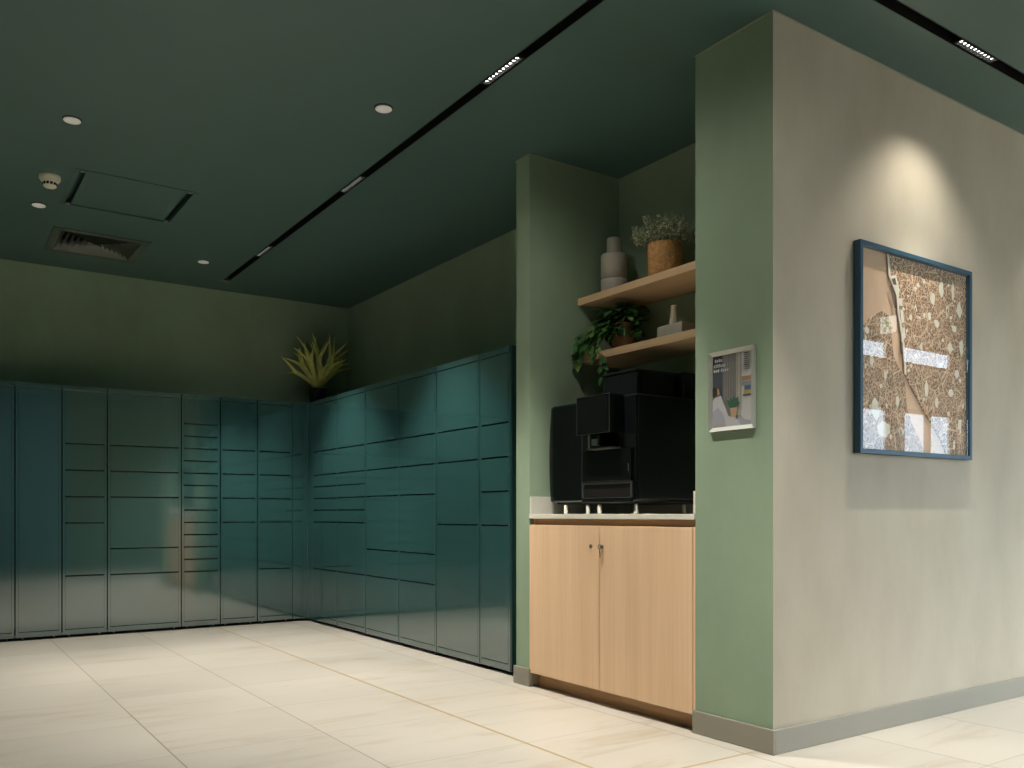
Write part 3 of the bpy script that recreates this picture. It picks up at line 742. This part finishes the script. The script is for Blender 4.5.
# ------------------------------------------------------------------ antler fern on the lockers
c = Vector((2.935, 7.35, HL))
t = thing('antler_fern', 'yellow-green antler fern standing on top of the lockers in the corner', 'potted plant', c)
obj('pot', B().lathe([(.055, .0005), (.062, .004), (.08, .15), (.083, .16), (.077, .16), (.075, .13)], c, 40), M_DPOT, t)
obj('soil', B().lathe([(.072, .14), (.074, .147)], c, 28), M_SOIL, t)
R = random.Random(5)
o = c+Vector((0, 0, .148))
def frond(az, lean, Ln, wid, fork, curl):
    b = B()
    d = Vector((math.cos(az)*math.sin(lean), math.sin(az)*math.sin(lean), math.cos(lean)))
    def arc(p, d, L_, n, drop, sx_=0):
        pts = [p]; d = d.copy()
        for i in range(n):
            d = (d+Vector((0, 0, -drop))+Vector((math.cos(az+PI/2), math.sin(az+PI/2), 0))*sx_).normalized()
            q = pts[-1]+d*L_/n; q.y = min(q.y, 7.505); q.x = min(q.x, 3.292); pts.append(q)
        return pts, d
    main, d1 = arc(o, d, Ln*.62, 7, curl)
    tow = Vector((-.5, -.85, .0)).normalized()
    sd = d.cross(tow)
    if sd.length < .2: sd = d.cross(Vector((1, 0, 0)))
    sd.normalize()
    b.strip(main, [wid*(.35+.65*(i/7)**.7) for i in range(8)], sd, fold=.15)
    for s_ in ([-1, 0, 1] if fork > 2 else [-1, 1]):
        dd = (d1+sd*s_*.45+Vector((0, 0, R.uniform(-.05, .1)))).normalized()
        br, d2 = arc(main[-1]-d1*.012, dd, Ln*R.uniform(.28, .46), 5, curl*R.uniform(.6, 1.6))
        b.strip(br, [wid*.72, wid*.66, wid*.56, wid*.45, wid*.32, .001], sd, fold=.15)
    return b
specs = [(3.5, .60, .44, .022, 2, .05), (3.1, .68, .42, .020, 2, .09), (2.7, .50, .44, .020, 2, .04), (3.9, .50, .45, .022, 3, .04), (2.4, .40, .46, .020, 2, .02),
         (4.5, .25, .46, .021, 2, .01), (5.0, .12, .50, .019, 2, .0), (1.2, .15, .50, .018, 2, .01), (3.3, .20, .50, .019, 2, .01),
         (5.6, .38, .50, .021, 2, .01), (6.0, .56, .44, .022, 3, .04), (5.9, .45, .50, .019, 2, .01), (.25, .55, .48, .020, 2, .03), (5.3, .50, .42, .020, 2, .05), (4.7, .45, .34, .021, 2, .06), (0.0, .66, .44, .019, 2, .04)]
for s_ in specs: obj('frond', frond(*s_), M_FROND, t)
b = B(); pts = [o+Vector((-.02, -.03, .01)), o+Vector((-.05, -.06, .005)), o+Vector((-.085, -.085, -.03)), o+Vector((-.10, -.095, -.06))]
b.strip([Vector(p) for p in pts], [.008, .018, .016, .002], Vector((.3, -.2, .9)).normalized(), fold=.2)
obj('dry_frond', b, M_DRY, t)['label'] = 'brown withered frond'

# ================================================================== framed map on the beige wall
x0, x1, z0, z1, yf = 3.179, 4.045, 1.162, 2.036, 2.128
t = thing('framed_map', 'large relief city map in a navy frame on the beige wall', 'picture', ((x0+x1)/2, YP, z0))
fw = .019
fb = B().box(x0, x0+fw, yf, YP-.001, z0, z1, .0012).box(x1-fw, x1, yf, YP-.001, z0, z1, .0012).box(x0+fw, x1-fw, yf, YP-.001, z0, z0+fw, .0012).box(x0+fw, x1-fw, yf, YP-.001, z1-fw, z1, .0012)
obj('frame', fb, M_NAVY, t)
yb0 = 2.1535
bk = obj('river_board', B().box(x0+fw-.002, x1-fw+.002, yb0, YP-.002, z0+fw-.002, z1-fw+.002), M_RIVER, t)
iw, ih = x1-x0-2*fw, z1-z0-2*fw
P = lambda u, v, d: (x0+fw+u*iw, d, z1-fw-v*ih)      # u right, v down, 0..1
def land(name, poly, d1, m, d0=yb0-.0002): obj(name, B().prism(poly, P, d0, d1), m, bk)
right_land = [(.245, .004), (.255, .06), (.262, .11), (.33, .20), (.345, .30), (.375, .40), (.395, .50), (.405, .60), (.44, .64), (.50, .70), (.56, .76), (.63, .82), (.70, .88), (.76, .94), (.80, .996), (.998, .996), (.998, .004)]
left_land = [(.002, .43), (.06, .37), (.12, .33), (.19, .30), (.25, .31), (.275, .36), (.28, .44), (.30, .52), (.36, .58), (.40, .63), (.405, .70), (.42, .78), (.47, .86), (.53, .92), (.58, .996), (.002, .996)]
yl1 = 2.1475
land('city_right_bank', right_land, yl1, M_CITY); land('city_left_bank', left_land, yl1, M_CITY)
def band(poly, w):
    """thin quay strip along a coast line"""
    l = [(u-w, v) for u, v in poly]; return l+[(u+w*.4, v) for u, v in poly[::-1]]
land('quay_strip', band(right_land[:8], .012), yl1-.002, M_PARK, yl1-.0001)
for q in ([(.265, .11), (.315, .10), (.345, .17), (.34, .21), (.30, .17)], [(.335, .215), (.365, .21), (.375, .25), (.345, .25)], [(.352, .27), (.378, .27), (.39, .33), (.365, .34)], [(.372, .36), (.393, .36), (.402, .41), (.382, .42)]):
    land('dock', q, yl1-.0022, M_PARK, yl1-.0001)
for q in ([(.275, .125), (.305, .115), (.318, .15), (.29, .15)], [(.255, .16), (.268, .16), (.30, .22), (.32, .27), (.30, .27)], [(.35, .43), (.372, .44), (.375, .50), (.36, .50)]):
    land('basin', q, yl1-.003, M_BASIN, yl1-.0023)
R = random.Random(21)
parks = [(.66, .17, .03, .04), (.74, .11, .028, .06), (.86, .10, .02, .06), (.93, .20, .03, .05), (.70, .30, .035, .035), (.63, .27, .02, .03), (.83, .42, .03, .035), (.95, .40, .03, .06), (.55, .44, .02, .025), (.88, .31, .04, .025), (.74, .52, .03, .02),
         (.60, .66, .02, .05), (.84, .66, .03, .03), (.93, .83, .028, .06), (.70, .72, .02, .04), (.10, .56, .03, .04), (.22, .62, .02, .03), (.13, .80, .05, .06), (.21, .90, .06, .05), (.33, .74, .02, .04), (.36, .90, .03, .03), (.06, .41, .025, .02), (.45, .30, .015, .02), (.52, .12, .02, .02), (.9, .55, .025, .03), (.80, .22, .015, .04)]
def on_land(u, v):
    for pl in (right_land, left_land):
        ins = False
        for (x1_, y1_), (x2_, y2_) in zip(pl, pl[1:]+pl[:1]):
            if (y1_ > v) != (y2_ > v) and u < (x2_-x1_)*(v-y1_)/(y2_-y1_)+x1_: ins = not ins
        if ins: return True
    return False
while len(parks) < 62:
    u, v = R.uniform(.03, .97), R.uniform(.03, .97)
    if all(on_land(u+a, v+b) for a in (-.02, .02) for b in (-.02, .02)): parks.append((u, v, R.uniform(.008, .016), R.uniform(.008, .024)))
for u, v, ru, rv in parks:
    n = R.randint(4, 7); a0 = R.uniform(0, 6)
    land('park', [(min(.99, max(.01, u+ru*R.uniform(.5, 1.1)*math.cos(a0+2*PI*i/n))), min(.99, v+rv*R.uniform(.5, 1.1)*math.sin(a0+2*PI*i/n))) for i in range(n)], yl1-.0015, M_PARK, yl1-.0001)
obj('glass', B().box(x0+fw-.001, x1-fw+.001, yf+.006, yf+.008, z0+fw-.001, z1-fw+.001), M_GLASS, t)

# ================================================================== notice in a snap frame on the green face
y0, y1, z0, z1 = 2.243, 2.476, 1.2445, 1.566
t = thing('notice_frame', 'small pale snap frame with a printed notice on the green pillar face', 'poster', (XP, (y0+y1)/2, z0))
fw = .0165; xf_ = XP-.013
def mitre(b, outer, inner, xo, xi):
    """four mitred rails sloping from the outer edge (deep) to the inner edge (thin)"""
    (a0, a1, c0, c1), (b0, b1, d0, d1) = outer, inner
    O = [(a0, c0), (a1, c0), (a1, c1), (a0, c1)]; I = [(b0, d0), (b1, d0), (b1, d1), (b0, d1)]
    vo = [b.bm.verts.new((xo, p, q)) for p, q in O]; vi = [b.bm.verts.new((xi, p, q)) for p, q in I]; vw = [b.bm.verts.new((XP-.0008, p, q)) for p, q in O]; vb_ = [b.bm.verts.new((XP-.0008, p, q)) for p, q in I]
    for i in range(4):
        j = (i+1) % 4
        for q in ((vo[i], vo[j], vi[j], vi[i]), (vw[i], vw[j], vo[j], vo[i]), (vi[i], vi[j], vb_[j], vb_[i]), (vb_[i], vb_[j], vw[j], vw[i])): b.bm.faces.new(q)
b = B(); mitre(b, (y0, y1, z0, z1), (y0+fw, y1-fw, z0+fw, z1-fw), XP-.014, XP-.006)
obj('frame', b, M_ALU, t)
pw, ph = y1-y0-2*fw, z1-z0-2*fw
Q = lambda u, v, d: (XP-d, y1-fw-u*pw, z1-fw-v*ph)   # u right, v down
cols = {n_: mat('print_'+n_, c_, .55) for n_, c_ in dict(grey=(.22, .215, .205), slate=(.085, .10, .125), cream=(.55, .52, .44), white=(.62, .62, .60), navy=(.03, .035, .06), linen=(.42, .42, .44), linen2=(.30, .31, .36), plant=(.035, .11, .07), pot=(.42, .28, .17), hair=(.03, .02, .015), skin=(.42, .24, .13), text=(.12, .12, .12), blue=(.06, .12, .18), ochre=(.45, .33, .10), drape=(.30, .295, .28)).items()}
pr = obj('printed_sheet', B().prism([(0, 0), (1, 0), (1, 1), (0, 1)], Q, .001, .0030), cols['grey'], t)
lay = [.0031]
def ink(name, poly, c_):
    lay[0] += .00006
    obj(name, B().prism(poly, Q, lay[0]-.00005, lay[0]), cols[c_], pr)
rect = lambda u0, v0, u1, v1: [(u0, v0), (u1, v0), (u1, v1), (u0, v1)]
ink('dark_wall', rect(0, 0, .25, .72), 'slate'); ink('caption_box', rect(0, .005, .24, .145), 'navy')
for k in range(5): ink('curtain_fold', rect(.30+k*.065, 0, .325+k*.065, .66), 'drape')
ink('door_jamb', rect(.61, 0, .70, .86), 'cream'); ink('door_edge', rect(.635, 0, .655, .86), 'drape'); ink('white_panel', rect(.72, 0, 1, 1), 'white'); ink('jamb_line', rect(.735, 0, .748, .80), 'drape')
def words(u0, v, ws, h_, c_):
    R_ = random.Random(int(v*1000))
    for w in ws:
        u = u0
        n_ = max(2, int(w/.042))
        for i in range(n_):
            g = w/n_
            ink('letter', rect(u+.004, v+(0 if R_.random() < .3 else h_*.22), u+g*.78, v+h_), c_); u += g
        u0 += w+.03
words(.05, .045, [.20], .042, 'white'); words(.02, .115, [.32], .045, 'white'); words(.02, .185, [.16, .21], .045, 'white')
for k in range(9): ink('small_text', rect(.80, .02+k*.027, .80+(.17 if k % 3 else .14), .033+k*.027), 'text' if k in (0, 6) else 'drape')
ink('photo_patch', rect(.76, .34, .98, .40), 'skin'); ink('photo_patch', rect(.74, .41, .98, .47), 'linen2'); ink('photo_patch', rect(.82, .47, .98, .53), 'blue'); ink('photo_patch', rect(.80, .54, .98, .58), 'ochre'); ink('photo_patch', rect(.78, .585, .98, .61), 'slate')
ink('bed_linen', [(0, .62), (.06, .58), (.22, .56), (.30, .68), (.42, .86), (.56, .87), (.72, .95), (.74, 1), (0, 1)], 'linen')
ink('bed_shadow', [(0, .78), (.14, .72), (.26, .80), (.34, .93), (.30, 1), (0, 1)], 'linen2')
ink('dark_fold', [(.0, .965), (.3, .94), (.36, .985), (.30, 1), (0, 1)], 'drape')
ink('hair', [(0, .45), (.06, .43), (.12, .46), (.13, .54), (.05, .57), (0, .57)], 'hair'); ink('cheek', [(.12, .45), (.17, .47), (.19, .54), (.13, .56)], 'skin')
ink('plant_pot', [(.46, .74), (.64, .74), (.61, .88), (.49, .88)], 'pot')
ink('plant_leaves', [(.40, .68), (.38, .63), (.45, .65), (.47, .60), (.52, .64), (.56, .59), (.60, .63), (.68, .61), (.66, .66), (.70, .70), (.62, .75), (.46, .75)], 'plant')
ink('table_items', [(.66, .90), (.72, .84), (.76, .90), (.84, .93), (.98, .95), (.98, 1), (.72, 1)], 'linen2')
obj('cover_sheet', B().prism([(0, 0), (1, 0), (1, 1), (0, 1)], Q, .0052, .0056), M_GLASS, t)
obj('pull_tab', B().box(XP-.008, XP-.001, 2.34, 2.373, z0-.008, z0-.0003, .001), M_BEAD, t)


# ================================================================== lit exit sign hanging over the walkway, mirrored in the map's glass
ex, ey, ez = 7.40, -.40, 2.66
t = thing('exit_sign', 'green and white lit exit sign with running figure hanging from the ceiling by the windows', 'sign', (ex, ey, ez-.09))
M_SGN = mat('exit_green', (.01, .30, .10), .4, emit=(.01, .42, .14), estr=1.6); M_SGW = mat('exit_white', (.8, .85, .8), .4, emit=(.9, 1, .93), estr=2.4)
obj('sign_body', B().box(ex-.012, ex+.012, ey-.075, ey+.075, ez-.075, ez+.075, .003), M_SGW, t)
obj('hanger', B().box(ex-.006, ex+.006, ey-.05, ey-.04, ez+.075, H).box(ex-.006, ex+.006, ey+.04, ey+.05, ez+.075, H), M_ALU, t)
for sg in (-1, 1):
    fx = ex+sg*.0125
    G = lambda u, v, d: (fx+sg*d, ey+sg*(u+.068)*.92, ez+v*.92)
    fb = B()
    fb.prism([(-.055+.018*math.cos(a), .052+.018*math.sin(a)) for a in [2*PI*i/14 for i in range(14)]], G, 0, .0012)
    for q in ([(-.075, .03), (-.045, .034), (-.055, -.012), (-.085, -.008)], [(-.046, .03), (-.012, .012), (-.008, .022), (-.04, .042)], [(-.078, .03), (-.112, .006), (-.106, -.004), (-.07, .014)],
              [(-.058, -.010), (-.03, -.03), (-.034, -.066), (-.046, -.066), (-.046, -.036), (-.072, -.016)], [(-.083, -.008), (-.066, -.012), (-.088, -.046), (-.126, -.05), (-.126, -.036), (-.096, -.036)]):
        fb.prism(q, G, 0, .0012)
    obj('running_figure', fb, M_SGN, t)
